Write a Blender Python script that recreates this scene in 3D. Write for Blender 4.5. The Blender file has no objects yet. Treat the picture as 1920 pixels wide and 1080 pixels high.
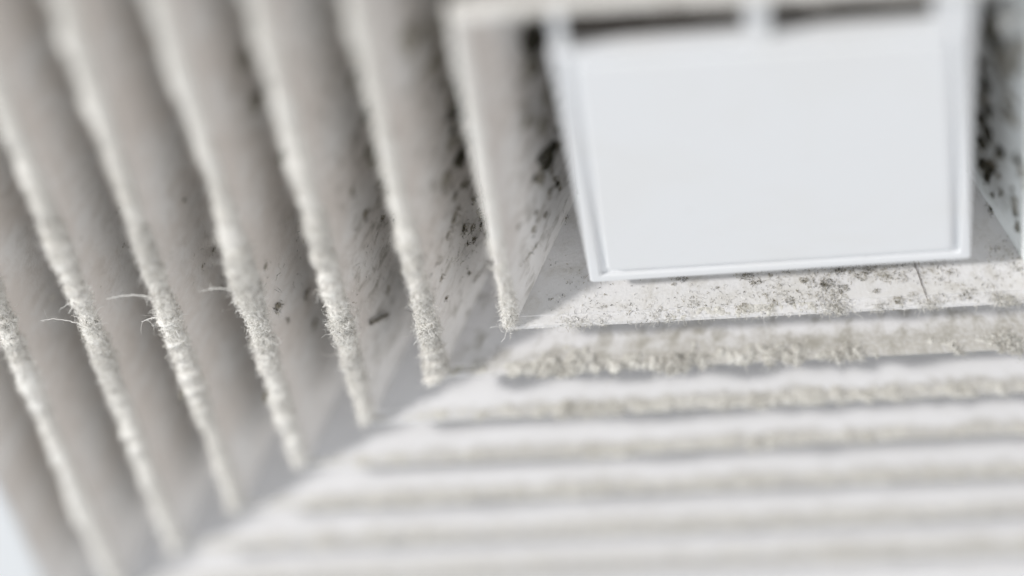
import bpy, math, numpy as np
from mathutils import Matrix, Vector

SC = bpy.context.scene
COL = SC.collection
rng = np.random.default_rng(7)

# ------------------------------------------------------------------ camera
U = 0.035                                   # metres per model unit (half width of the innermost louver frame)
CAM_R = np.array([[0.9948582086158951, -0.05262318112329072, -0.08653291603798363],
                  [0.1011646292735857, 0.5566838661075688, 0.8245415641430498],
                  [0.004781478172004624, -0.8290560138036484, 0.5591451184106816]])   # columns: right, down, forward
CAM_P = np.array([0.0258266148, -8.69830458, -6.39631335])
F_PX = 5867.5                               # focal length in pixels of a 1920 wide picture
_d = CAM_R @ np.array([(800 - 960) / F_PX, (596 - 540) / F_PX, 1.0])
FOCUS = -CAM_P[2] / _d[2]                   # the rims are sharp along one line across the picture

cam = bpy.data.cameras.new('camera')
cam.sensor_width = 36.0
cam.lens = F_PX / 1920 * 36
cam.clip_start = 0.01
cam.clip_end = 50
cam.dof.use_dof = True
cam.dof.focus_distance = FOCUS * U
cam.dof.aperture_fstop = 3.7
camo = bpy.data.objects.new('camera', cam)
COL.objects.link(camo)
M = Matrix.Identity(4)
for i in range(3):
    M[i][0] = CAM_R[i, 0]; M[i][1] = -CAM_R[i, 1]; M[i][2] = -CAM_R[i, 2]; M[i][3] = CAM_P[i] * U
camo.matrix_world = M
SC.camera = camo

# ------------------------------------------------------------------ light: a white room (ambient) and one window-like lamp low on the left
w = bpy.data.worlds.new('World')
SC.world = w
w.use_nodes = True
bg = w.node_tree.nodes['Background']
bg.inputs[0].default_value = (0.94, 0.97, 1.0, 1)
bg.inputs[1].default_value = 0.42
LDIR = np.array([2.6, 2.0, 1.0]); LDIR /= np.linalg.norm(LDIR)      # travel of the light
la = bpy.data.lights.new('window_light', 'AREA')
la.shape = 'RECTANGLE'; la.size = 0.16; la.size_y = 0.16
la.energy = 33.0
la.color = (1.0, 0.98, 0.955)
lo = bpy.data.objects.new('window_light', la)
COL.objects.link(lo)
lp = Vector((-LDIR * 2.0 + np.array([0, 0, 0])).tolist())
lo.location = lp
lo.rotation_euler = Vector(LDIR.tolist()).to_track_quat('-Z', 'Y').to_euler()



def soft_lamp(name, pos, size, power, col):
    l = bpy.data.lights.new(name, 'AREA'); l.shape = 'SQUARE'; l.size = size; l.energy = power; l.color = col
    o = bpy.data.objects.new(name, l); COL.objects.link(o)
    o.location = pos
    o.rotation_euler = (-Vector(pos)).to_track_quat('-Z', 'Y').to_euler()


soft_lamp('sky_light', (-1.25, .45, -1.35), 1.0, 9.0, (.90, .96, 1.0))      # broad cool light of the window wall
soft_lamp('right_fill', (1.4, .4, -1.2), 1.5, 12.0, (1.0, .97, .95))      # added warm fill from the right, brightens the left blade faces
SC.view_settings.view_transform = 'Standard'
SC.view_settings.look = 'None'
SC.view_settings.exposure = 0.0
SC.view_settings.gamma = 1.0
SC.render.engine = 'CYCLES'
SC.cycles.max_bounces = 10
SC.cycles.diffuse_bounces = 6
SC.cycles.use_denoising = True


# ------------------------------------------------------------------ helpers
def hash3(ix, iy, iz):
    h = (ix.astype(np.int64) * 374761393 + iy.astype(np.int64) * 668265263 + iz.astype(np.int64) * 2147483647 * 3 + 1013904223) & 0xffffffff
    h = ((h ^ (h >> 13)) * 1274126177) & 0xffffffff
    h = ((h ^ (h >> 16)) * 2246822519) & 0xffffffff
    return ((h ^ (h >> 15)) & 0xffffff) / float(0xffffff)


def vnoise(x, y, z=0.0):
    x, y, z = np.broadcast_arrays(np.asarray(x, float), np.asarray(y, float), np.asarray(z, float))
    ix, iy, iz = np.floor(x), np.floor(y), np.floor(z)
    fx, fy, fz = x - ix, y - iy, z - iz
    fx, fy, fz = [t * t * (3 - 2 * t) for t in (fx, fy, fz)]
    r = 0
    for a in (0, 1):
        for b in (0, 1):
            for c in (0, 1):
                r = r + hash3(ix + a, iy + b, iz + c) * np.where(a, fx, 1 - fx) * np.where(b, fy, 1 - fy) * np.where(c, fz, 1 - fz)
    return r


def fbm(x, y, z=0.0, o=3):
    r, a, t = 0, 1.0, 0
    for i in range(o):
        r = r + a * vnoise(np.asarray(x) * 2 ** i + 17.3 * i, np.asarray(y) * 2 ** i + 5.1 * i, np.asarray(z) * 2 ** i + 3.7 * i)
        t += a; a *= .5
    return r / t


def sstep(a, b, x):
    t = np.clip((x - a) / (b - a), 0, 1)
    return t * t * (3 - 2 * t)


def mesh_obj(name, V, F, mats, parent=None, midx=None, smooth=False, uv=None):
    """V in model units; F an (n,k) array or list of faces"""
    me = bpy.data.meshes.new(name)
    V = np.asarray(V, float) * U
    if isinstance(F, np.ndarray):
        n, k = F.shape
        me.vertices.add(len(V)); me.vertices.foreach_set('co', V.astype(np.float32).ravel())
        me.loops.add(n * k); me.loops.foreach_set('vertex_index', F.astype(np.int32).ravel())
        me.polygons.add(n)
        me.polygons.foreach_set('loop_start', np.arange(0, n * k, k, dtype=np.int32))
        me.update(calc_edges=True)
        lv = F.ravel()
    else:
        me.from_pydata(V.tolist(), [], F)
        lv = np.array([i for f in F for i in f])
        n = len(F)
    if not isinstance(mats, (list, tuple)):
        mats = [mats]
    for m in mats:
        me.materials.append(m)
    if midx is not None:
        me.polygons.foreach_set('material_index', np.asarray(midx, np.int32))
    if uv is not None:
        l = me.uv_layers.new(name='UVMap')
        l.data.foreach_set('uv', np.asarray(uv, np.float32)[lv].ravel())
    me.polygons.foreach_set('use_smooth', np.full(n, smooth, bool))
    me.validate()
    me.update()
    o = bpy.data.objects.new(name, me)
    COL.objects.link(o)
    if parent is not None:
        o.parent = parent
    return o


def grid_faces(nu, nv):
    i = np.arange(nu - 1)[:, None] * nv + np.arange(nv - 1)[None, :]
    i = i.ravel()
    return np.stack([i, i + 1, i + nv + 1, i + nv], 1)


def fibres(P, D, L, W, seg=4, curl=1.0, drift=None):
    """ribbon fibres: roots P, first directions D, lengths L, half widths W -> verts, quads"""
    n = len(P)
    P = np.array(P, float); D = D / (np.linalg.norm(D, axis=1, keepdims=True) + 1e-9)
    pts = [P]
    axis = rng.normal(size=(n, 3))
    cur = P.copy(); d = D.copy()
    for s in range(seg):
        cur = cur + d * (L / seg)[:, None]
        pts.append(cur)
        d = d + np.cross(axis, d) * 0.35 * curl + rng.normal(size=(n, 3)) * 0.28 * curl
        d /= np.linalg.norm(d, axis=1, keepdims=True)
    pts = np.stack(pts, 1)                                   # n, seg+1, 3
    side = np.cross(D, rng.normal(size=(n, 3)))
    side /= np.linalg.norm(side, axis=1, keepdims=True) + 1e-9
    tap = np.linspace(1, .45, seg + 1)
    off = side[:, None, :] * (W[:, None] * tap[None, :])[:, :, None]
    V = np.concatenate([pts - off, pts + off], 2).reshape(n, seg + 1, 2, 3)
    V = V.reshape(-1, 3)
    b = (np.arange(n) * (seg + 1) * 2)[:, None] + (np.arange(seg) * 2)[None, :]
    b = b.ravel()
    return V, np.stack([b, b + 1, b + 3, b + 2], 1)


class Bag:
    """collects quads of several sources with a material index each"""
    def __init__(s): s.V = []; s.F = []; s.m = []; s.n = 0
    def add(s, V, F, m):
        if len(F) == 0: return
        s.V.append(np.asarray(V)); s.F.append(np.asarray(F) + s.n); s.m.append(np.full(len(F), m)); s.n += len(V)
    def build(s, name, mats, parent, smooth=False):
        o = mesh_obj(name, np.concatenate(s.V), np.concatenate(s.F), mats, parent, np.concatenate(s.m), smooth)
        o['kind'] = 'stuff'
        return o


# ------------------------------------------------------------------ materials
def mat(name, col, rough=0.6, spec=0.3):
    m = bpy.data.materials.new(name); m.use_nodes = True
    b = m.node_tree.nodes['Principled BSDF']
    b.inputs['Base Color'].default_value = (*col, 1)
    b.inputs['Roughness'].default_value = rough
    b.inputs['Specular IOR Level'].default_value = spec
    return m


def noise_node(nt, scale, detail=4, rough=.55, vec=None, dist=0.0):
    n = nt.nodes.new('ShaderNodeTexNoise')
    n.inputs['Scale'].default_value = scale
    n.inputs['Detail'].default_value = detail
    n.inputs['Roughness'].default_value = rough
    n.inputs['Distortion'].default_value = dist
    if vec is not None: nt.links.new(vec, n.inputs['Vector'])
    return n.outputs['Fac']


def ramp(nt, x, a, b, lo=0.0, hi=1.0):
    n = nt.nodes.new('ShaderNodeMapRange'); n.interpolation_type = 'SMOOTHSTEP'
    n.inputs['From Min'].default_value = a; n.inputs['From Max'].default_value = b
    n.inputs['To Min'].default_value = lo; n.inputs['To Max'].default_value = hi
    nt.links.new(x, n.inputs['Value'])
    return n.outputs['Result']


def mth(nt, op, a, b=None):
    n = nt.nodes.new('ShaderNodeMath'); n.operation = op
    for i, v in enumerate((a, b)):
        if v is None: continue
        if isinstance(v, (int, float)): n.inputs[i].default_value = v
        else: nt.links.new(v, n.inputs[i])
    return n.outputs[0]


def mixc(nt, fac, a, b):
    n = nt.nodes.new('ShaderNodeMix'); n.data_type = 'RGBA'
    if isinstance(fac, (int, float)): n.inputs['Factor'].default_value = fac
    else: nt.links.new(fac, n.inputs['Factor'])
    for k, v in ((6, a), (7, b)):
        if isinstance(v, tuple): n.inputs[k].default_value = (*v, 1)
        else: nt.links.new(v, n.inputs[k])
    return n.outputs[2]


def blade_material(name, base, dust, grime, film, rim_dirt, spots, reach=.26, clean_lip=False, deep=False, mitre=0):
    """painted plastic blade. UV: x along the blade, y up the slope from the rim (model units).
    film: thin overall dust film; rim_dirt: thick tan dust creeping up from the rim; spots: grey blotches"""
    m = mat(name, base, .5, .25); nt = m.node_tree
    bs = nt.nodes['Principled BSDF']
    uv = nt.nodes.new('ShaderNodeUVMap'); uv.uv_map = 'UVMap'
    sp = nt.nodes.new('ShaderNodeSeparateXYZ'); nt.links.new(uv.outputs[0], sp.inputs[0])
    v = sp.outputs['Y']
    vec = uv.outputs[0]
    big = noise_node(nt, 3.2, 3, .5, vec)
    mid = noise_node(nt, 13, 4, .6, vec, .4)
    fine = noise_node(nt, 70, 3, .6, vec)
    # film of dust everywhere, uneven
    f1 = mth(nt, 'MULTIPLY', ramp(nt, mth(nt, 'ADD', mth(nt, 'MULTIPLY', big, .75), mth(nt, 'MULTIPLY', mid, .25)), .36, .62, .2, 1.0), film)
    if mitre < 0:
        tc = nt.nodes.new('ShaderNodeTexCoord'); so = nt.nodes.new('ShaderNodeSeparateXYZ'); nt.links.new(tc.outputs['Object'], so.inputs[0])
        dm = mth(nt, 'MULTIPLY', mth(nt, 'ADD', so.outputs['X'], so.outputs['Y']), mitre)
        f1 = mth(nt, 'MULTIPLY', f1, ramp(nt, mth(nt, 'ADD', dm, mth(nt, 'MULTIPLY', mid, .3 * U)), .1 * U, 1.0 * U, .2, 1.0))
    c = mixc(nt, f1, base, dust)
    # dust that creeps up from the rim
    lim = mth(nt, 'ADD', mth(nt, 'MULTIPLY', mid, reach), mth(nt, 'MULTIPLY', big, reach * .5))
    edge = mth(nt, 'SUBTRACT', lim, v)
    f2 = mth(nt, 'MULTIPLY', ramp(nt, edge, .0, .55 * reach), rim_dirt)
    if mitre:                                # the swept corner stays cleaner than the middle of the blade
        tc = nt.nodes.new('ShaderNodeTexCoord'); so = nt.nodes.new('ShaderNodeSeparateXYZ'); nt.links.new(tc.outputs['Object'], so.inputs[0])
        dm = mth(nt, 'MULTIPLY', mth(nt, 'ADD', so.outputs['X'], so.outputs['Y']), mitre)
        f2 = mth(nt, 'MULTIPLY', f2, ramp(nt, dm, .0, .75 * U, .15, 1.0))
    f2 = mth(nt, 'MULTIPLY', f2, ramp(nt, fine, .25, .6, .45, 1.0))
    if clean_lip:
        f2 = mth(nt, 'MULTIPLY', f2, ramp(nt, v, .020, .045))
    c = mixc(nt, f2, c, dust)
    # grey blotches
    f3 = mth(nt, 'MULTIPLY', ramp(nt, mid, .46, .76), spots)
    if deep:
        f3 = mth(nt, 'MULTIPLY', f3, ramp(nt, v, .05, .2, .25, 1.0))
    c = mixc(nt, f3, c, grime)
    f4 = mth(nt, 'MULTIPLY', ramp(nt, fine, .66, .74), mth(nt, 'MULTIPLY', ramp(nt, big, .42, .62), spots * (.25 if deep else 1)))
    c = mixc(nt, f4, c, grime)
    nt.links.new(c, bs.inputs['Base Color'])
    nt.links.new(ramp(nt, mth(nt, 'ADD', f1, f2), 0, 1, .42, .9), bs.inputs['Roughness'])
    bp = nt.nodes.new('ShaderNodeBump'); bp.inputs['Strength'].default_value = .25; bp.inputs['Distance'].default_value = .0003
    nt.links.new(fine, bp.inputs['Height']); nt.links.new(bp.outputs[0], bs.inputs['Normal'])
    return m


WHITE = (.80, .80, .80)
M_LEFT = blade_material('dusty_blade_paint', (.82, .81, .80), (.69, .64, .60), (.42, .40, .36), .9, .6, .3, deep=True, mitre=-1)
M_LEFT_IN = blade_material('mouldy_blade_paint', (.82, .81, .80), (.655, .605, .565), (.30, .285, .25), .8, .6, .8, deep=True, mitre=-1)
M_LOW = blade_material('lower_blade_paint', (.84, .835, .85), (.48, .46, .42), (.42, .40, .36), .08, .9, .08, .085, mitre=1)
M_LOW_DIRTY = blade_material('lower_blade_paint_caked', (.82, .81, .82), (.50, .475, .425), (.32, .30, .25), .10, .85, .65, .20, mitre=1)
M_LOW_IN = blade_material('lower_blade_paint_speckled', (.79, .78, .785), (.62, .59, .52), (.46, .43, .37), .15, .3, .45, .18, True, mitre=1)
M_RIGHT = blade_material('right_blade_paint', (.82, .84, .84), (.62, .62, .57), (.24, .24, .19), .1, .2, .3)
M_PANEL = mat('panel_plastic', (.80, .81, .828), .42, .3)
def panel_film(m):
    nt = m.node_tree; bs = nt.nodes['Principled BSDF']; tc = nt.nodes.new('ShaderNodeTexCoord')
    a = noise_node(nt, 45, 4, .6, tc.outputs['Object'], .6); b = noise_node(nt, 900, 2, .5, tc.outputs['Object'])
    c = mixc(nt, ramp(nt, a, .40, .75, 0, .35), tuple(bs.inputs['Base Color'].default_value)[:3], (.74, .73, .71))
    c = mixc(nt, ramp(nt, b, .70, .80, 0, .25), c, (.55, .53, .49))
    nt.links.new(c, bs.inputs['Base Color'])
    nt.links.new(ramp(nt, a, .3, .7, .35, .55), bs.inputs['Roughness'])


panel_film(M_PANEL)
M_FLANGE = mat('flange_plastic', (.84, .86, .88), .45, .3)
M_DUCT = mat('dirty_duct_metal', (.16, .14, .12), .7, .3)
M_CEIL = mat('ceiling_paint', (.78, .79, .80), .8, .2)


def lint_material(name, a, b, c_):
    m = mat(name, a, .95, .05); nt = m.node_tree
    bs = nt.nodes['Principled BSDF']
    tc = nt.nodes.new('ShaderNodeTexCoord')
    n1 = noise_node(nt, 420, 4, .6, tc.outputs['Object'])
    n2 = noise_node(nt, 1900, 3, .6, tc.outputs['Object'])
    c = mixc(nt, ramp(nt, n1, .42, .64), a, b)
    c = mixc(nt, mth(nt, 'MULTIPLY', ramp(nt, n2, .55, .72), .6), c, c_)
    nt.links.new(c, bs.inputs['Base Color'])
    bp = nt.nodes.new('ShaderNodeBump'); bp.inputs['Strength'].default_value = .7; bp.inputs['Distance'].default_value = .0004
    nt.links.new(n2, bp.inputs['Height']); nt.links.new(bp.outputs[0], bs.inputs['Normal'])
    return m


M_LINT = lint_material('pale_lint', (.92, .905, .87), (.86, .835, .795), (.72, .69, .64))
M_LINT_TAN = lint_material('tan_lint', (.70, .68, .635), (.62, .60, .55), (.46, .44, .395))
M_FIB = mat('pale_fibre', (.93, .915, .885), .9, .05)
M_FIB_TAN = mat('tan_fibre', (.70, .68, .635), .9, .05)
M_FIB_DARK = mat('dark_fibre', (.07, .065, .05), .9, .05)
M_FIB_OLIVE = mat('olive_fibre', (.33, .295, .22), .9, .05)
M_MOULD = mat('black_mould', (.06, .056, .043), .95, .05)
M_GREY = mat('grey_dust_clot', (.37, .345, .30), .95, .05)
M_HAIR = mat('brown_hair', (.09, .06, .045), .5, .3)
LINT_SET = [M_LINT, M_FIB, M_FIB_TAN, M_FIB_DARK, M_FIB_OLIVE, M_LINT_TAN]
MOULD_SET = [M_MOULD, M_GREY, M_FIB_DARK, M_FIB_OLIVE, M_FIB, M_FIB_TAN]

# ------------------------------------------------------------------ vent geometry (model units; x right, y away from the camera, z up into the ceiling)
PITCH = 0.3127
NR = 8                                       # rings 0..6 are louvers, ring 7 is the outer frame
SLW, SLD = 0.225, 0.345                      # run and rise of a blade
LIP = 0.018
TH = 0.026
SN, CS = SLD / math.hypot(SLW, SLD), SLW / math.hypot(SLW, SLD)
SLEN = math.hypot(SLW, SLD)
SIDES = {'left': (-1, 0), 'right': (1, 0), 'low': (0, 1), 'high': (0, -1)}


def ring_s(k): return 1 + k * PITCH


def ext(k, side, o):
    """outward coordinate of a side when the nominal one is o (the inner frame is closed nearer the panel at the top)"""
    return o - .135 if (k == 0 and side == 'high') else o


def blade_pt(k, side, u, o, z):
    """u in -1..1 along the blade (mitred ends), o nominal outward distance"""
    o = np.asarray(o, float); u = np.asarray(u, float)
    if k > 2:                                # thin blades are never quite straight
        o = o + .007 * np.sin(u * 3.1 + 2.3 * k + len(side)) * (1 - u * u)
    if side in ('left', 'right'):
        y0, y1 = -ext(k, 'high', o), o
        y = y0 + (u + 1) / 2 * (y1 - y0)
        x = (-1 if side == 'left' else 1) * o
        return np.stack(np.broadcast_arrays(x, y, z), -1)
    y = o if side == 'low' else -ext(k, 'high', o)
    return np.stack(np.broadcast_arrays(u * o, y, z), -1)


def profile(k):
    """closed cross-section (o, z), counter clockwise, and slope coordinate v"""
    s = ring_s(k)
    SLW, SLD, SLEN = [q * (1.15 if k == 0 else 1) for q in (globals()['SLW'], globals()['SLD'], globals()['SLEN'])]
    a = (s - LIP, 0.004)
    pr = [a, (s - LIP - .014, .0255), (s - LIP - .0205, .0265), (s - LIP - SLW, SLD)]
    pr += [(s - LIP - SLW + TH * SN, SLD + .004), (s + TH * .55, .030), (s + TH * .35, .006), (s + .004, -.004), (s - LIP + .006, -.003)]
    v = [0, .026, .031, SLEN, SLEN, .03, .0, .0, .0]
    return pr, v


VENT = bpy.data.objects.new('ceiling_vent', None)
COL.objects.link(VENT)
VENT['label'] = 'white square ceiling vent with nested slanted louvers thick with dust around a plain panel'
VENT['category'] = 'air vent'


def make_blade(k, side, m):
    pr, vv = profile(k)
    n = len(pr)
    us = np.linspace(-1, 1, 41)
    V, uv = [], []
    half = ring_s(k)
    for u in us:
        for (o, z), v in zip(pr, vv):
            V.append(blade_pt(k, side, u, o, z)); uv.append((u * half + 7.3 * k + {'left': 0, 'right': 31, 'low': 53, 'high': 77}[side], v))
    F = []
    flip = side in ('left', 'low')
    flip = {'left': False, 'low': True, 'right': True, 'high': False}[side]
    for i in range(len(us) - 1):
        for j in range(n):
            q = [i * n + j, i * n + (j + 1) % n, (i + 1) * n + (j + 1) % n, (i + 1) * n + j]
            F.append(q[::-1] if flip else q)
    e0 = list(range(n)); e1 = [(len(us) - 1) * n + j for j in range(n)]
    F += [e0 if flip else e0[::-1], e1[::-1] if flip else e1]
    mi = [1 if j == 4 and not (k == 0 and side == 'high') else 0 for i in range(len(us) - 1) for j in range(n)] + [0, 0]
    return mesh_obj('louver_blade', V, F, [m, M_BACK], VENT, mi, uv=uv)


M_BACK = mat('dirty_dimmed_blade_back', (.50, .47, .43), .8, .2)  # unseen dirty backs, toned darker to cut bounced light between the blades
BL = {}
for k in range(NR - 1):
    for side in SIDES:
        m = {'left': M_LEFT_IN if k < 3 else M_LEFT, 'right': M_RIGHT, 'high': M_LEFT,
             'low': M_LOW_IN if k == 0 else (M_LOW_DIRTY if k == 1 else M_LOW)}[side]
        BL[k, side] = make_blade(k, side, m)
BL[0, 'low']['label'] = 'innermost lower blade speckled with dark specks and short fibres'
BL[1, 'low']['label'] = 'lower blade caked with mottled tan dust'
BL[0, 'right']['label'] = 'right blade spotted with black mould'

# outer frame: the same slope, a flat flange and a return up to the ceiling, four mitred pieces
s7 = ring_s(7)
for side in SIDES:
    pr = [(s7 - .004, -.004), (s7 - LIP, .01), (s7 - LIP - SLW, SLD), (s7 - LIP - SLW, .62), (s7 - LIP - SLW + .03, .62),
          (s7 - LIP - SLW + .03, SLD + .02), (s7 + .03, .03), (s7 + .62, .03), (s7 + .62, .0), (s7 + .60, -.008)]
    n = len(pr); V = []; uv = []
    for u in np.linspace(-1, 1, 21):
        for o, z in pr:
            V.append(blade_pt(7, side, u, o, z)); uv.append((u * 3.2 + 3, .3))
    F = []
    flip = {'left': False, 'low': True, 'right': True, 'high': False}[side]
    for i in range(20):
        for j in range(n):
            q = [i * n + j, i * n + (j + 1) % n, (i + 1) * n + (j + 1) % n, (i + 1) * n + j]
            F.append(q[::-1] if flip else q)
    mi = []
    for i in range(20):
        mi += [1 if j in (1, 2, 3, 4, 5) else 0 for j in range(n)]
    mesh_obj('outer_frame', V, F, [M_FLANGE, M_LOW if side == 'low' else M_LEFT], VENT, mi, uv=uv)

# dark duct box above
dz0, dz1, do = .60, 2.2, s7 - LIP - SLW + .10
V = [(sx * do, sy * do, z) for z in (dz0, dz1) for sx, sy in ((-1, -1), (1, -1), (1, 1), (-1, 1))]
F = [[0, 1, 5, 4], [1, 2, 6, 5], [2, 3, 7, 6], [3, 0, 4, 7], [4, 5, 6, 7]]
duct = mesh_obj('duct_box', V, F, M_DUCT, VENT)

# ceiling round the vent
ci, co = s7 + .5, 40.0
V = []
for z in (.034, .6):
    for o in (ci, co):
        V += [(-o, -o, z), (o, -o, z), (o, o, z), (-o, o, z)]
F = []
for j in range(4):
    jn = (j + 1) % 4
    F += [[j, jn, 4 + jn, 4 + j], [8 + j, 12 + j, 12 + jn, 8 + jn], [j, 8 + j, 8 + jn, jn]]
ceil = mesh_obj('ceiling', V, F, M_CEIL)
ceil['kind'] = 'structure'


# ------------------------------------------------------------------ centre panel
def rrect(hx, hy, r, n=5):
    pts = []
    for cx, cy, a0 in ((hx - r, hy - r, 0), (-hx + r, hy - r, 90), (-hx + r, -hy + r, 180), (hx - r, -hy + r, 270)):
        for i in range(n):
            a = math.radians(a0 + 90 * i / (n - 1))
            pts.append((cx + r * math.cos(a), cy + r * math.sin(a)))
    return pts


PROT = math.radians(-1.0)
PCX, PCY, PZ = 0.0, .108, .05


def pxf(p, z):
    x, y = p
    return (PCX + x * math.cos(PROT) - y * math.sin(PROT), PCY + x * math.sin(PROT) + y * math.cos(PROT), z)


def stack_mesh(name, rings, m, parent, cap0=True, cap1=True):
    V, F = [], []
    n = len(rings[0][0])
    for pts, z in rings:
        V += [pxf(p, z) for p in pts]
    for i in range(len(rings) - 1):
        for j in range(n):
            F.append([i * n + j, i * n + (j + 1) % n, (i + 1) * n + (j + 1) % n, (i + 1) * n + j])
    if cap0: F.append(list(range(n))[::-1])
    if cap1: F.append([(len(rings) - 1) * n + j for j in range(n)])
    o = mesh_obj(name, V, F, m, parent)
    return o


HX, HY = .693, .682
R1 = .012
prof = [(0, PZ + .052, R1), (0, PZ + .005, R1), (.004, PZ + .001, R1), (.010, PZ, R1), (.034, PZ, R1), (.040, PZ + .004, R1), (.043, PZ + .015, R1), (.060, PZ + .017, R1), (.2, PZ + .017, R1)]
panel = stack_mesh('centre_panel', [(rrect(HX - d, HY - d, r), z) for d, z, r in prof], M_PANEL, VENT)
prof = [(.066, PZ + .0165, .02), (.067, PZ + .008, .02), (.069, PZ + .003, .02), (.074, PZ - .001, .02), (.082, PZ - .002, .018)]
plate = stack_mesh('raised_plate', [(rrect(HX - d, HY - d, r), z) for d, z, r in prof], M_PANEL, panel, cap0=False)
# three tabs that tie the panel to the top blade of the inner frame
for x0, x1 in ((-.69, -.645), (-.055, .022), (.555, .69)):
    y0, y1 = -.845, -.54
    xs = np.linspace(x0, x1, 7)
    V, F = [], []
    fl = [.022, .008, 0, 0, 0, .008, .022]
    for i, x in enumerate(xs):
        for y, z in ((y0, .010), (y1, .062), (y1, .095), (y0, .040)):
            V.append((x + (0), y, z))
    for i in range(6):
        for j in range(4):
            F.append([i * 4 + j, i * 4 + (j + 1) % 4, (i + 1) * 4 + (j + 1) % 4, (i + 1) * 4 + j])
    F += [[3, 2, 1, 0], [24, 25, 26, 27]]
    mesh_obj('panel_tab', V, F, M_PANEL, VENT)


# ------------------------------------------------------------------ where a line of sight meets a blade or the rim plane
def ray(px, py):
    return CAM_R @ np.array([(px - 960) / F_PX, (py - 540) / F_PX, 1.0])


def on_plane(px, py, z=0.0):
    d = ray(px, py); t = (z - CAM_P[2]) / d[2]
    return CAM_P + t * d


FN = {'left': np.array([SN, 0, -CS]), 'right': np.array([-SN, 0, -CS]), 'low': np.array([0, -SN, -CS]), 'high': np.array([0, SN, -CS])}
FU = {'left': np.array([CS, 0, SN]), 'right': np.array([-CS, 0, SN]), 'low': np.array([0, -CS, SN])}
FA = {'left': np.array([0, 1., 0]), 'right': np.array([0, 1., 0]), 'low': np.array([1., 0, 0])}


def face_origin(k, side):
    o = ring_s(k) - LIP - .0205
    return blade_pt(k, side, 0.0, o, .0265)


def on_face(k, side, px, py):
    p0 = face_origin(k, side); n = FN[side]
    d = ray(px, py); t = ((p0 - CAM_P) @ n) / (d @ n)
    return CAM_P + t * d


# ------------------------------------------------------------------ lint caked on the rims: a lumpy skin that follows the edge, and fibres growing from it
def rim_curve(k):
    s = ring_s(k); a = s - LIP
    pts = [(a - .115, .176), (a - .09, .139), (a - .065, .1), (a - .045, .067), (a - .028, .038), (a - .014, .016), (a - .004, -.001), (a + .012, -.008),
           (s + .008, -.004), (s + .016, .014), (s + .022, .034), (s + .006, .062)]
    return np.array(pts)


RC_V = np.array([.21, .165, .12, .08, .045, .022, .005, 0, -.01, -.025, -.045, -.075])   # slope coordinate along that curve


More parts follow.
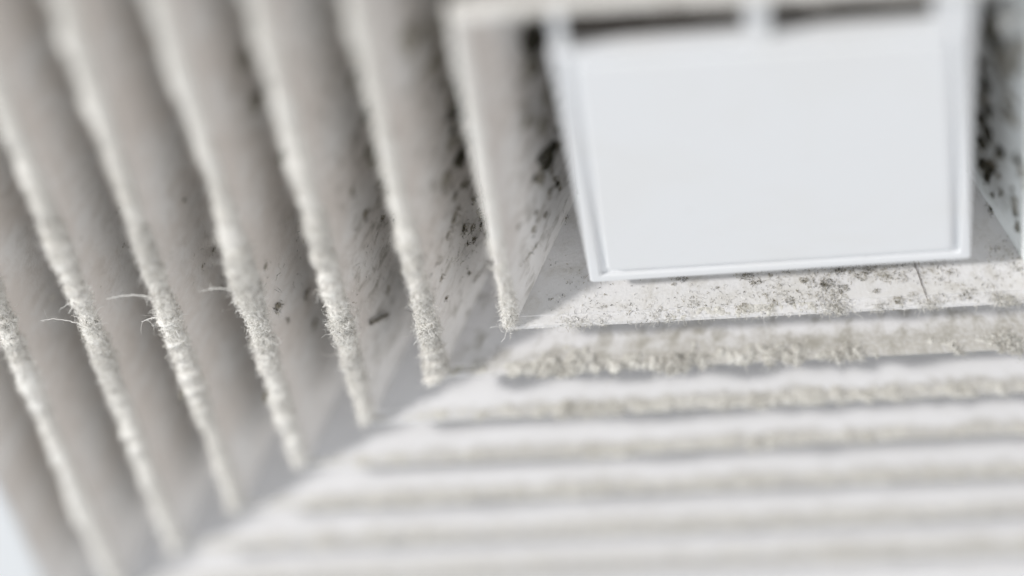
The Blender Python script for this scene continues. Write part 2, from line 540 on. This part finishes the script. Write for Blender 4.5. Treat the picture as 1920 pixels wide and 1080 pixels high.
def lint_for(k, side, amp_rim, amp_face, n_per, u0, u1, tan=False, thr=.45, focus=None, seed=0, face_w=.09, outer=1.0, rough=1.0, dark=.06, base=.45):
    rc = rim_curve(k)
    # resample the curve
    t = np.linspace(0, len(rc) - 1, 36)
    i = np.clip(t.astype(int), 0, len(rc) - 2); f = (t - i)[:, None]
    pc = rc[i] * (1 - f) + rc[i + 1] * f
    vv = RC_V[i] * (1 - f[:, 0]) + RC_V[i + 1] * f[:, 0]
    tan_ = np.gradient(pc, axis=0); nn = np.stack([tan_[:, 1], -tan_[:, 0]], 1)
    nn /= np.linalg.norm(nn, axis=1, keepdims=True)
    if nn[15] @ np.array([-.5, -1]) < 0: nn = -nn
    s = ring_s(k)
    L = (u1 - u0) * s
    nu = int(L / .0075) + 2
    us = np.linspace(u0, u1, nu)
    lu = us[:, None] * s; lv = vv[None, :]
    big = fbm(lu * 3 + seed, lv * 5 + 3, seed, 2)
    med = fbm(lu * 27 + seed * 3, lv * 26 + 9, seed + 1.5, 3)
    fin = fbm(lu * 80 + 1.7 * seed, lv * 80 + 2, seed + 4.1, 2)
    rimw = np.exp(-(np.clip(lv, 0, 9) / (.025 if side == 'left' else .045)) ** 2) * np.exp(-(np.clip(-lv, 0, 9) / (.035 * outer)) ** 2)
    if side == 'left':                       # clumps and barer stretches along the edge
        rimw = rimw * (.15 + 1.5 * fbm(lu * 6.5 + 2 * seed, 3.3, seed + 8, 3))
    facew = sstep(face_w * 2.2, face_w * .5, lv) * sstep(-.05, -.02, lv)
    h = amp_rim * rimw * (base + .9 * big) + amp_rim * rough * 1.5 * rimw * (med - thr) + amp_face * facew * (med * .6 + big * .4 - thr - .06) * 2 \
        + (fin - .5) * .9 * amp_rim * (rimw + .3 * facew) - .004
    grow = 1.0
    if side == 'low':
        grow = .12 + .88 * sstep(.0, .7, (us + 1) * s + .25 * (fbm(us * s * 3, 1.1, seed, 2) - .5))
        h = (h + .004) * grow[:, None] - .004 - .002 * (1 - grow[:, None])
    ends = sstep(0, .02, 1 - np.abs(us))[:, None]
    h = h * ends - .006 * (1 - ends)
    o = pc[None, :, 0] + nn[None, :, 0] * h
    z = pc[None, :, 1] + nn[None, :, 1] * h
    uu = np.broadcast_to(us[:, None], o.shape)
    V = blade_pt(k, side, uu, o, z)
    Fg = grid_faces(nu, len(vv))
    bag = Bag()
    bag.add(V.reshape(-1, 3), Fg, 5 if tan else 0)
    # fibres
    N = int(n_per * L * 1.6)
    if N:
        if focus is None:
            wgt = sstep(.40, .68, fbm(us * s * 9 + seed, us * 0 + 4.4, seed, 3)) ** 1.5 + .06
            wgt = wgt * grow
            wgt[0] = wgt[-1] = 0
            ui = rng.choice(nu, N, p=wgt / wgt.sum())
        else:
            y = V[:, 12, 1] if side in ('left', 'right') else None
            wgt = (.25 + 2 * sstep(.4, .65, fbm(us * s * 7, 6.1, seed, 3))) * np.exp(-((us - focus[0]) / focus[1]) ** 2) * focus[2] + .8
            wgt[0] = wgt[-1] = 0
            ui = rng.choice(nu, N, p=wgt / wgt.sum())
        pw = (np.clip(rimw.mean(0), 0, 1) * (np.abs(vv) < .02 if base < 0 else 1) + .07 * facew.mean(0) * (amp_face > 0)); pw = pw / pw.sum()
        vi = rng.choice(len(vv), N, p=pw)
        P = V[ui, vi] + rng.normal(size=(N, 3)) * .004
        ok = (h[ui, vi] > -.002) | (base < 0)
        P = P[ok]; ui, vi = ui[ok], vi[ok]; N = len(P)
        # outward normal in 3-D
        out = blade_pt(k, side, us[ui], pc[vi, 0] + nn[vi, 0] * .1, pc[vi, 1] + nn[vi, 1] * .1) - blade_pt(k, side, us[ui], pc[vi, 0], pc[vi, 1])
        out /= np.linalg.norm(out, axis=1, keepdims=True)
        D = out * .30 + rng.normal(size=(N, 3)) * .8
        Ln = rng.gamma(2.4, .009, N) + .004
        Wd = rng.uniform(.0007, .0013, N)
        kind = rng.random(N)
        mi = np.where(kind < dark, 3, np.where(kind < dark * 1.5, 4, np.where(kind < (.75 if tan else .3), 2, 1)))
        for q in (1, 2, 3, 4):
            sel = mi == q
            if sel.any():
                Vf, Ff = fibres(P[sel], D[sel], Ln[sel] * (.7 if q > 2 else 1), Wd[sel] * (1.0 if q < 3 else .9), 5, 2.3)
                bag.add(Vf, Ff, q)
    if side == 'left' and focus is not None:            # a few long loose hairs of lint
        n_ = 46
        ui = np.clip(((focus[0] + rng.normal(size=n_) * focus[1] * .5 - u0) / (u1 - u0) * (nu - 1)).astype(int), 2, nu - 3)
        vi = rng.integers(14, 34, n_)
        P = V[ui, vi]
        D = np.array([-.7, 0, -.25]) + rng.normal(size=(n_, 3)) * .7
        Vf, Ff = fibres(P, D, rng.uniform(.03, .10, n_), rng.uniform(.0006, .0010, n_), 8, 1.3)
        bag.add(Vf, Ff, 1)
    return bag.build('lint', LINT_SET, BL[k, side], smooth=True)


def u_at(k, side, px, py):
    p = on_plane(px, py); s = ring_s(k)
    if side == 'low': return p[0] / s
    y0 = -ext(k, 'high', s)
    return (p[1] - y0) / (s - y0) * 2 - 1


FOC = {0: (950, 590), 1: (795, 590), 2: (635, 585), 3: (475, 580), 4: (312, 575), 5: (150, 570), 6: (5, 575)}
for k in range(7):
    uf = u_at(k, 'left', *FOC[k])
    ua = u_at(k, 'left', 800, -120) if k else -1
    ua = max(-1, u_at(k, 'left', {0: 838, 1: 640, 2: 430, 3: 210, 4: 0, 5: -60, 6: -60}[k], {0: -20, 1: -120, 2: -160, 3: -190, 4: -200, 5: 0, 6: 380}[k]))
    amp = [.008, .017, .022, .025, .026, .026, .024][k]
    lint_for(k, 'left', amp, [.006, .012, .012, .010, .008, .008, .008][k], [1500, 5600, 5600, 5600, 5200, 4600, 3800][k], ua, 1.0, focus=(uf, .5 / ring_s(k), 3.0), seed=11.3 * k + 1, thr=.45, dark=.045, rough=1.25)
for k in range(7):
    xr = 2000
    lint_for(k, 'low', [.012, .016, .010, .009, .008, .007, .007][k], [.005, .034, .016, .012, .010, .009, .008][k], [1500, 3600, 1800, 1100, 700, 500, 400][k], -1.0, min(1.0, 1.12 / ring_s(k) + 0.02 * k), tan=True,
             seed=5.7 * k + 40, thr=[.60, .51, .55, .55, .55, .55, .55][k], face_w=[.03, .07, .03, .026, .024, .024, .024][k], dark=[.08, .03, .03, .03, .02, .02, .02][k], outer=[1.0, 2.6, 2.4, 2.2, 2.0, 2.0, 2.0][k], base=[-.62, .2, .1, .1, .1, .1, .1][k])
lint_for(0, 'right', .010, .006, 900, -1.0, 1.0, seed=77, thr=.5)
lint_for(0, 'high', .010, .004, 600, -1.0, 1.0, seed=87, thr=.5)


# ------------------------------------------------------------------ mould spots and dust clots sitting on the blade faces
def clot(bag, c, n, a, up, r, asp=1.0, ang=0.0, mi=0, hair=30, hmi=(2, 3), height=.35, hl=.02, dome=1.0):
    """an irregular low dome with a hairy edge on a face: centre c, normal n, axes a / up, radius r"""
    nr, na = 3, 22
    r0, r = r, r * dome
    th = np.linspace(0, 2 * np.pi, na, endpoint=False)
    sd = rng.random() * 50
    rad = r * np.clip(.1 + 1.7 * fbm(np.cos(th) * 2.1 + sd, np.sin(th) * 2.1 + sd, sd, 3), .25, 2)
    V = [c + n * r * height * .6]
    for i in range(1, nr + 1):
        f = i / nr
        for j, t in enumerate(th):
            x, y = rad[j] * f * math.cos(t) * asp, rad[j] * f * math.sin(t)
            x, y = x * math.cos(ang) - y * math.sin(ang), x * math.sin(ang) + y * math.cos(ang)
            hh = (1 - f * f) * r * height * (.5 + rng.random() * .9) - (.002 if i == nr else 0)
            V.append(c + a * x + up * y + n * hh)
    F = []
    for j in range(na):
        jn = (j + 1) % na
        F.append([0, 1 + j, 1 + jn, 1 + jn])
        for i in range(nr - 1):
            b = 1 + i * na
            F.append([b + j, b + na + j, b + na + jn, b + jn])
    # the centre fan as degenerate-free quads: split into a small quad ring
    if dome:
      V = np.array(V); Fq = [f for f in F if len(set(f)) == 4]
      c0 = [1 + j for j in range(na)]
      for j in range(0, na, 2):
        Fq.append([0, c0[j], c0[(j + 1) % na], c0[(j + 2) % na]])
      bag.add(V, np.array(Fq), mi)
    r = r0
    if hair:
        t = rng.random(hair) * 2 * np.pi; q = np.sqrt(rng.random(hair)) * r * 1.25
        x, y = q * np.cos(t) * asp, q * np.sin(t)
        x, y = x * math.cos(ang) - y * math.sin(ang), x * math.sin(ang) + y * math.cos(ang)
        P = c + a * x[:, None] + up * y[:, None] + n * (.002 + .2 * r * rng.random(hair))[:, None]
        D = n * .5 + rng.normal(size=(hair, 3)) * .8
        half = hair // 2
        for lo_, hi_, m_ in ((0, half, hmi[0]), (half, hair, hmi[1])):
            if hi_ > lo_:
                Vf, Ff = fibres(P[lo_:hi_], D[lo_:hi_], rng.uniform(.4, 1.4, hi_ - lo_) * hl, rng.uniform(.0008, .0017, hi_ - lo_), 4, 1.2)
                bag.add(Vf, Ff, m_)


def px_r(r):                                   # picture pixels to model units near the focus
    return r / 530.0


# (ring, side): list of (px, py, radius px, aspect, angle, material, hairs)
K, G = 0, 1
SPOTS = {
    (0, 'left'): [(1004, 70, 30, 1.6, 0, K, 30), (996, 130, 24, 1.3, 0, G, 20), (1030, 292, 20, 1.5, .3, K, 30), (1018, 235, 20, 1.2, 0, G, 20), (1026, 180, 18, 1.4, 0, G, 20), (1000, 430, 9, 2.2, .5, G, 12), (972, 425, 8, 1.6, .4, G, 10), (1012, 330, 13, 1.8, .4, G, 12), (985, 230, 16, 1.5, 0, G, 12), (1046, 345, 10, 1.5, 0, K, 14), (1036, 40, 24, 1.4, 0, K, 14)],
    (1, 'left'): [(854, 205, 21, 1.4, 0, K, 40), (862, 298, 15, 1.5, .3, K, 30), (815, 120, 30, 1.4, 0, G, 30), (770, 70, 36, 1.4, 0, G, 30), (820, 50, 26, 1.5, 0, G, 30), (874, 348, 10, 1.5, .3, G, 20), (838, 335, 18, 1.8, .3, G, 20), (852, 410, 13, 2.2, .5, G, 30), (870, 428, 9, 2.6, .5, K, 30), (877, 457, 4, 1.2, 0, K, 14), (879, 511, 5, 1.4, .3, K, 16), (840, 440, 9, 2.0, .5, G, 14), (828, 520, 5, 2.6, .7, G, 12), (836, 560, 5, 1.6, 0, G, 16), (845, 270, 14, 1.6, .2, G, 16)],
    (2, 'left'): [(688, 210, 15, 1.4, 0, K, 20), (688, 288, 16, 1.2, 0, G, 24), (710, 342, 12, 1.3, 0, G, 20), (685, 402, 14, 1.3, .2, G, 20), (660, 360, 12, 1.5, .2, G, 10), (752, 513, 7, 2.4, .5, G, 20), (728, 545, 8, 4.2, .55, G, 10), (700, 300, 20, 1.2, 0, G, 0)],
    (3, 'left'): [(457, 112, 22, 1.5, 0, G, 20), (478, 190, 22, 1.5, 0, G, 12), (528, 295, 15, 1.2, 0, G, 14), (575, 555, 9, 4.0, .5, G, 14), (590, 610, 11, 3.5, .5, G, 14), (520, 575, 10, 1.6, .3, G, 34), (498, 500, 8, 2.6, .5, G, 8), (540, 600, 5, 1.8, .3, G, 10), (495, 745, 16, 1.6, .2, G, 10)],
    (4, 'left'): [(346, 375, 6, 1.2, 0, K, 8), (462, 420, 5, 2.4, .5, G, 8), (400, 470, 5, 3.0, .5, G, 6), (380, 500, 4, 3.0, .5, G, 6), (340, 740, 14, 1.6, .2, G, 8), (415, 540, 5, 2, .4, G, 8)],
    (5, 'left'): [(222, 390, 9, 1.4, .3, G, 6), (228, 465, 3, 3, .5, G, 6), (98, 560, 4, 2.5, .5, G, 6), (245, 590, 4, 3, .4, G, 5)],
    (0, 'right'): [(1877, 285, 11, 1.5, .3, K, 24), (1908, 300, 10, 1.4, 0, K, 20), (1903, 390, 10, 1.5, .2, G, 24), (1908, 428, 7, 1.4, 0, G, 14), (1900, 225, 18, 1.4, 0, G, 16), (1860, 60, 30, 1.6, 0, K, 24), (1882, 110, 26, 1.5, 0, G, 20), (1910, 90, 26, 1.5, 0, G, 14), (1852, 250, 12, 2.4, 0, K, 20), (1850, 330, 10, 2.0, 0, K, 30), (1848, 160, 12, 2.4, 0, K, 20), (1892, 180, 14, 1.4, 0, G, 12), (1872, 330, 7, 1.4, 0, G, 12)],
}
for k, n_, x0, x1, dx in ((0, 26, 965, 1040, .10), (1, 44, 800, 880, .13), (2, 20, 640, 700, .2)):
    for _ in range(n_):
        py = rng.uniform(10, 450)
        x = rng.triangular(x0, x1, x1) + dx * (py - 150)
        SPOTS[k, 'left'].append((x, py, rng.uniform(4, 15) * (1.3 - py / 600), rng.uniform(1.1, 2), rng.uniform(0, .6), G if rng.random() < .75 else K, 20))
for _ in range(46):
    px, py = rng.uniform(1838, 1925), rng.uniform(5, 440)
    dk = px < 1862
    SPOTS[0, 'right'].append((px, py, rng.uniform(3, 12) * (1.2 if dk else 1), rng.uniform(1, 2), rng.uniform(0, .6), K if dk and rng.random() < .7 else G, 24))
for (k, side), L in SPOTS.items():
    bag = Bag()
    for px, py, r, asp, ang, m_, hn in L:
        clot(bag, on_face(k, side, px, py), FN[side], FA[side], FU[side], px_r(r) * (1.35 if m_ == K and py < 340 else 1), 1 + (asp - 1) * .5, -ang if side == 'left' else ang, m_, int(hn * 1.6), hl=px_r(min(r, 12)) * .9, dome=.95 if py < 340 else .6)
    # loose specks and short hairs all over the face in view
    nsp = {0: 160, 1: 420, 2: 200, 3: 160, 4: 100, 5: 70}[k]
    p0 = face_origin(k, side)
    if side == 'left':
        yc = on_plane(*FOC[k])[1]
        yy = yc + rng.normal(size=nsp) * .28
        yy = np.clip(yy, -ring_s(k) + .3, ring_s(k) - .3)
        vs = rng.uniform(.02, .36, nsp)
        P = p0[None, :] * np.array([1, 0, 1]) + np.array([0, 1, 0]) * yy[:, None] + FU[side] * vs[:, None] + FN[side] * .003
        cl = fbm(yy * 7 + k, vs * 7, k, 2); ok = cl > .5; P = P[ok]
        for q in (2, 3, 5):
            sel = rng.random(len(P)) < .34
            n_ = int(sel.sum())
            if n_:
                D = FA[side] * rng.normal(size=(n_, 1)) + FU[side] * rng.normal(size=(n_, 1)) + FN[side] * .15
                Vf, Ff = fibres(P[sel], D, rng.gamma(2.2, .006, n_) + .003, rng.uniform(.0006, .0012, n_), 4, 1.2)
                bag.add(Vf, Ff, q)
    bag.build('mould', MOULD_SET, BL[k, side], smooth=True)

# the innermost lower blade: sharp specks, short fibres, olive clots under the panel and tan clots near the rim
bag = Bag()
P0 = face_origin(0, 'low')
N = 22000
xx = rng.uniform(-.85, .97, N); vs = rng.uniform(-.02, .22, N)
dens = sstep(.34, .66, fbm(xx * 4.5 + 3, vs * 8, 2.2, 4)) * (.13 + .80 * np.exp(-((xx - .42) / .38) ** 2)) \
    * (.30 + .95 * np.exp(-((vs - .01) / .04) ** 2) + .5 * np.exp(-((vs - .14) / .05) ** 2))
ok = rng.random(N) < dens * 1.3
xx, vs = xx[ok], vs[ok]
P = P0 * np.array([0, 1, 1]) + FA['low'] * xx[:, None] + FU['low'] * vs[:, None] + FN['low'] * .002
n = len(P)
kind = rng.random(n)
for q, a_, b_ in ((2, 0, .15), (3, .15, .40), (5, .40, .78), (4, .78, 1)):
    sel = (kind >= a_) & (kind < b_); n_ = int(sel.sum())
    D = FA['low'] * rng.normal(size=(n_, 1)) + FU['low'] * rng.normal(size=(n_, 1)) + FN['low'] * .3
    Vf, Ff = fibres(P[sel], D, rng.gamma(2.0, .0048, n_) + .0025, rng.uniform(.0007, .0015, n_), 4, 1.8)
    bag.add(Vf, Ff, q)
for px, py, r, m_, hn in [(1262, 519, 5, G, 60), (1278, 522, 5, G, 50), (1263, 533, 2.5, K, 14), (1390, 514, 6, G, 70), (1402, 518, 5, G, 50), (1416, 529, 5, G, 40), (1444, 516, 3, K, 20), (1508, 526, 5, K, 50), (1519, 530, 5, G, 40), (1550, 532, 6, G, 60), (1545, 533, 4, K, 30), (1582, 504, 7, G, 80), (1570, 500, 6, G, 60), (1628, 506, 6, G, 70), (1652, 517, 5, G, 50), (1663, 521, 5, G, 40), (1690, 524, 5, G, 50), (1683, 562, 5, G, 90), (1681, 566, 3, K, 30), (1710, 557, 6, G, 60), (1764, 558, 6, G, 50), (1785, 511, 5, G, 30), (1808, 556, 5, G, 40), (1615, 519, 5, G, 40), (1580, 540, 5, G, 50), (1390, 578, 6, G, 40), (1300, 570, 5, G, 30), (1480, 566, 4, G, 40), (1865, 555, 5, G, 30), (1345, 540, 2, K, 8), (1230, 540, 1.5, K, 5), (1136, 574, 2.2, K, 6), (1410, 530, 2, K, 10), (1495, 546, 2, K, 10), (1448, 567, 4, G, 30), (1394, 572, 3, G, 30), (1645, 545, 3, G, 26), (1067, 531, 2, G, 8), (1062, 363, 3, K, 10)]:
    clot(bag, on_face(0, 'low', px, py), FN['low'], FA['low'], FU['low'], px_r(r) * (1.25 if m_ == G else .8), 1.7, rng.uniform(-.3, .3), m_, int(hn * 1.2), (2, 3) if rng.random() < .4 else (3, 5), .3, hl=px_r(4), dome=0 if m_ == G else .45)
bag.build('dust_specks', MOULD_SET, BL[0, 'low'], smooth=True)


# ------------------------------------------------------------------ single strands, hairs and flakes: things of their own
def tube(V, F, pts, r0, r1, n=5):
    pts = np.asarray(pts, float); base = len(V)
    T = np.gradient(pts, axis=0); T /= np.linalg.norm(T, axis=1, keepdims=True)
    ref = np.array([.3, .5, .81])
    for i, (p, t) in enumerate(zip(pts, T)):
        a = np.cross(t, ref); a /= np.linalg.norm(a); b = np.cross(t, a)
        r = r0 + (r1 - r0) * i / (len(pts) - 1)
        for j in range(n):
            q = 2 * math.pi * j / n
            V.append(p + r * (math.cos(q) * a + math.sin(q) * b))
    for i in range(len(pts) - 1):
        for j in range(n):
            F.append([base + i * n + j, base + i * n + (j + 1) % n, base + (i + 1) * n + (j + 1) % n, base + (i + 1) * n + j])


def spline(P, m=24):
    P = np.asarray(P, float); t = np.linspace(0, len(P) - 1, m); out = []
    Q = np.vstack([2 * P[0] - P[1], P, 2 * P[-1] - P[-2]])
    for x in t:
        i = min(int(x), len(P) - 2); f = x - i
        a, b, c, d = Q[i], Q[i + 1], Q[i + 2], Q[i + 3]
        out.append(.5 * (2 * b + (c - a) * f + (2 * a - 5 * b + 4 * c - d) * f * f + (3 * b - a - 3 * c + d) * f ** 3))
    return np.array(out)


def strand(name, pts, label, cat, m, r0, r1, wisps=0, group=None, wl=.03):
    pts = spline(pts, 26)
    pts = pts + (np.stack([fbm(np.arange(26) * .7, i * 9.0, pts[0, 0] * 9, 2) for i in range(3)], 1) - .5) * r0 * 2.5
    V, F = [], []
    tube(V, F, pts, r0, r1)
    V = np.array(V); F = np.array(F)
    if wisps:
        idx = np.minimum((rng.random(wisps) ** 1.6 * 25).astype(int), 25)
        Vf, Ff = fibres(pts[idx], rng.normal(size=(wisps, 3)) + np.gradient(pts, axis=0)[idx] * 40, rng.gamma(2, wl / 2, wisps), np.full(wisps, .0007), 4, 1.0)
        F = np.vstack([F, Ff + len(V)]); V = np.vstack([V, Vf])
    o = mesh_obj(name, V, F, m, None, smooth=True)
    o['label'] = label; o['category'] = cat
    if group: o['group'] = group
    return o


GS = 'wispy dust strands hanging off the left blade edges'
strand('dust_strand', [on_plane(*p, -.012) for p in ((304, 574), (288, 560), (264, 554), (235, 554), (200, 560))], 'longest pale dust strand, its curved tip over the third gap from the left edge', 'dust strand', M_FIB, .0042, .0010, 60, GS)
strand('dust_strand', [on_plane(*p, -.012) for p in ((455, 556), (440, 547), (418, 541), (398, 541), (380, 545))], 'thin pale dust strand arching off the blade edge nearest the dark mould streaks', 'dust strand', M_FIB, .0036, .0009, 40, GS)
strand('dust_strand', [on_plane(*p, -.012) for p in ((158, 612), (145, 606), (128, 601), (105, 598), (76, 601))], 'faint straight dust strand lowest and farthest left, off the second blade edge', 'dust strand', M_FIB, .0030, .0007, 40, GS)
strand('dust_strand', [on_plane(*p, -.012) for p in ((318, 598), (300, 596), (284, 596), (266, 603))], 'short dust wisp just under the longest strand on the same blade edge', 'dust strand', M_FIB, .0036, .0008, 50, GS)
strand('hair', [on_face(0, 'low', *p) + FN['low'] * .004 for p in ((1711, 484), (1720, 510), (1731, 540), (1744, 574))], 'thin straight dark hair lying across the speckled lower blade under the white panel', 'hair', M_HAIR, .0016, .0012)
strand('fibre', [on_face(0, 'left', *p) + FN['left'] * .004 for p in ((998, 566), (993, 573), (989, 580), (985, 590))], 'tiny reddish brown fibre in the lower left corner of the inner frame', 'fibre', mat('red_brown_fibre', (.20, .10, .075), .7, .1), .003, .0012, 14, wl=.012)


def flake(pts, r, label):
    b = Bag()
    P = spline(pts, 9)
    for i, p in enumerate(P):
        clot(b, p, FN['left'], FA['left'], FU['left'], r * (1 - .5 * abs(i - 4) / 4), 1.3, rng.random() * 3, 1 if i % 3 else 0, 14, (2, 3), .5, .016)
    o = mesh_obj('debris_flake', np.concatenate(b.V), np.concatenate(b.F), MOULD_SET, None, np.concatenate(b.m), True)
    o['label'] = label; o['category'] = 'debris'
    return o


flake([on_face(2, 'left', *p) + FN['left'] * .012 for p in ((690, 603), (700, 598), (712, 592), (721, 587))], .0085, 'dark oblong flake of debris sticking out from the blade between two fuzzy edges')

# faint moulded ring on the second lower blade
c = on_face(1, 'low', 904, 548)
V, F = [], []
tube(V, F, [c + FA['low'] * (.033 * math.cos(a)) + FU['low'] * (.033 * math.sin(a)) + FN['low'] * .0 for a in np.linspace(0, 2 * math.pi, 33)], .0028, .0028, 6)
mesh_obj('moulded_ring', V, F, M_LOW, BL[1, 'low'], smooth=True)
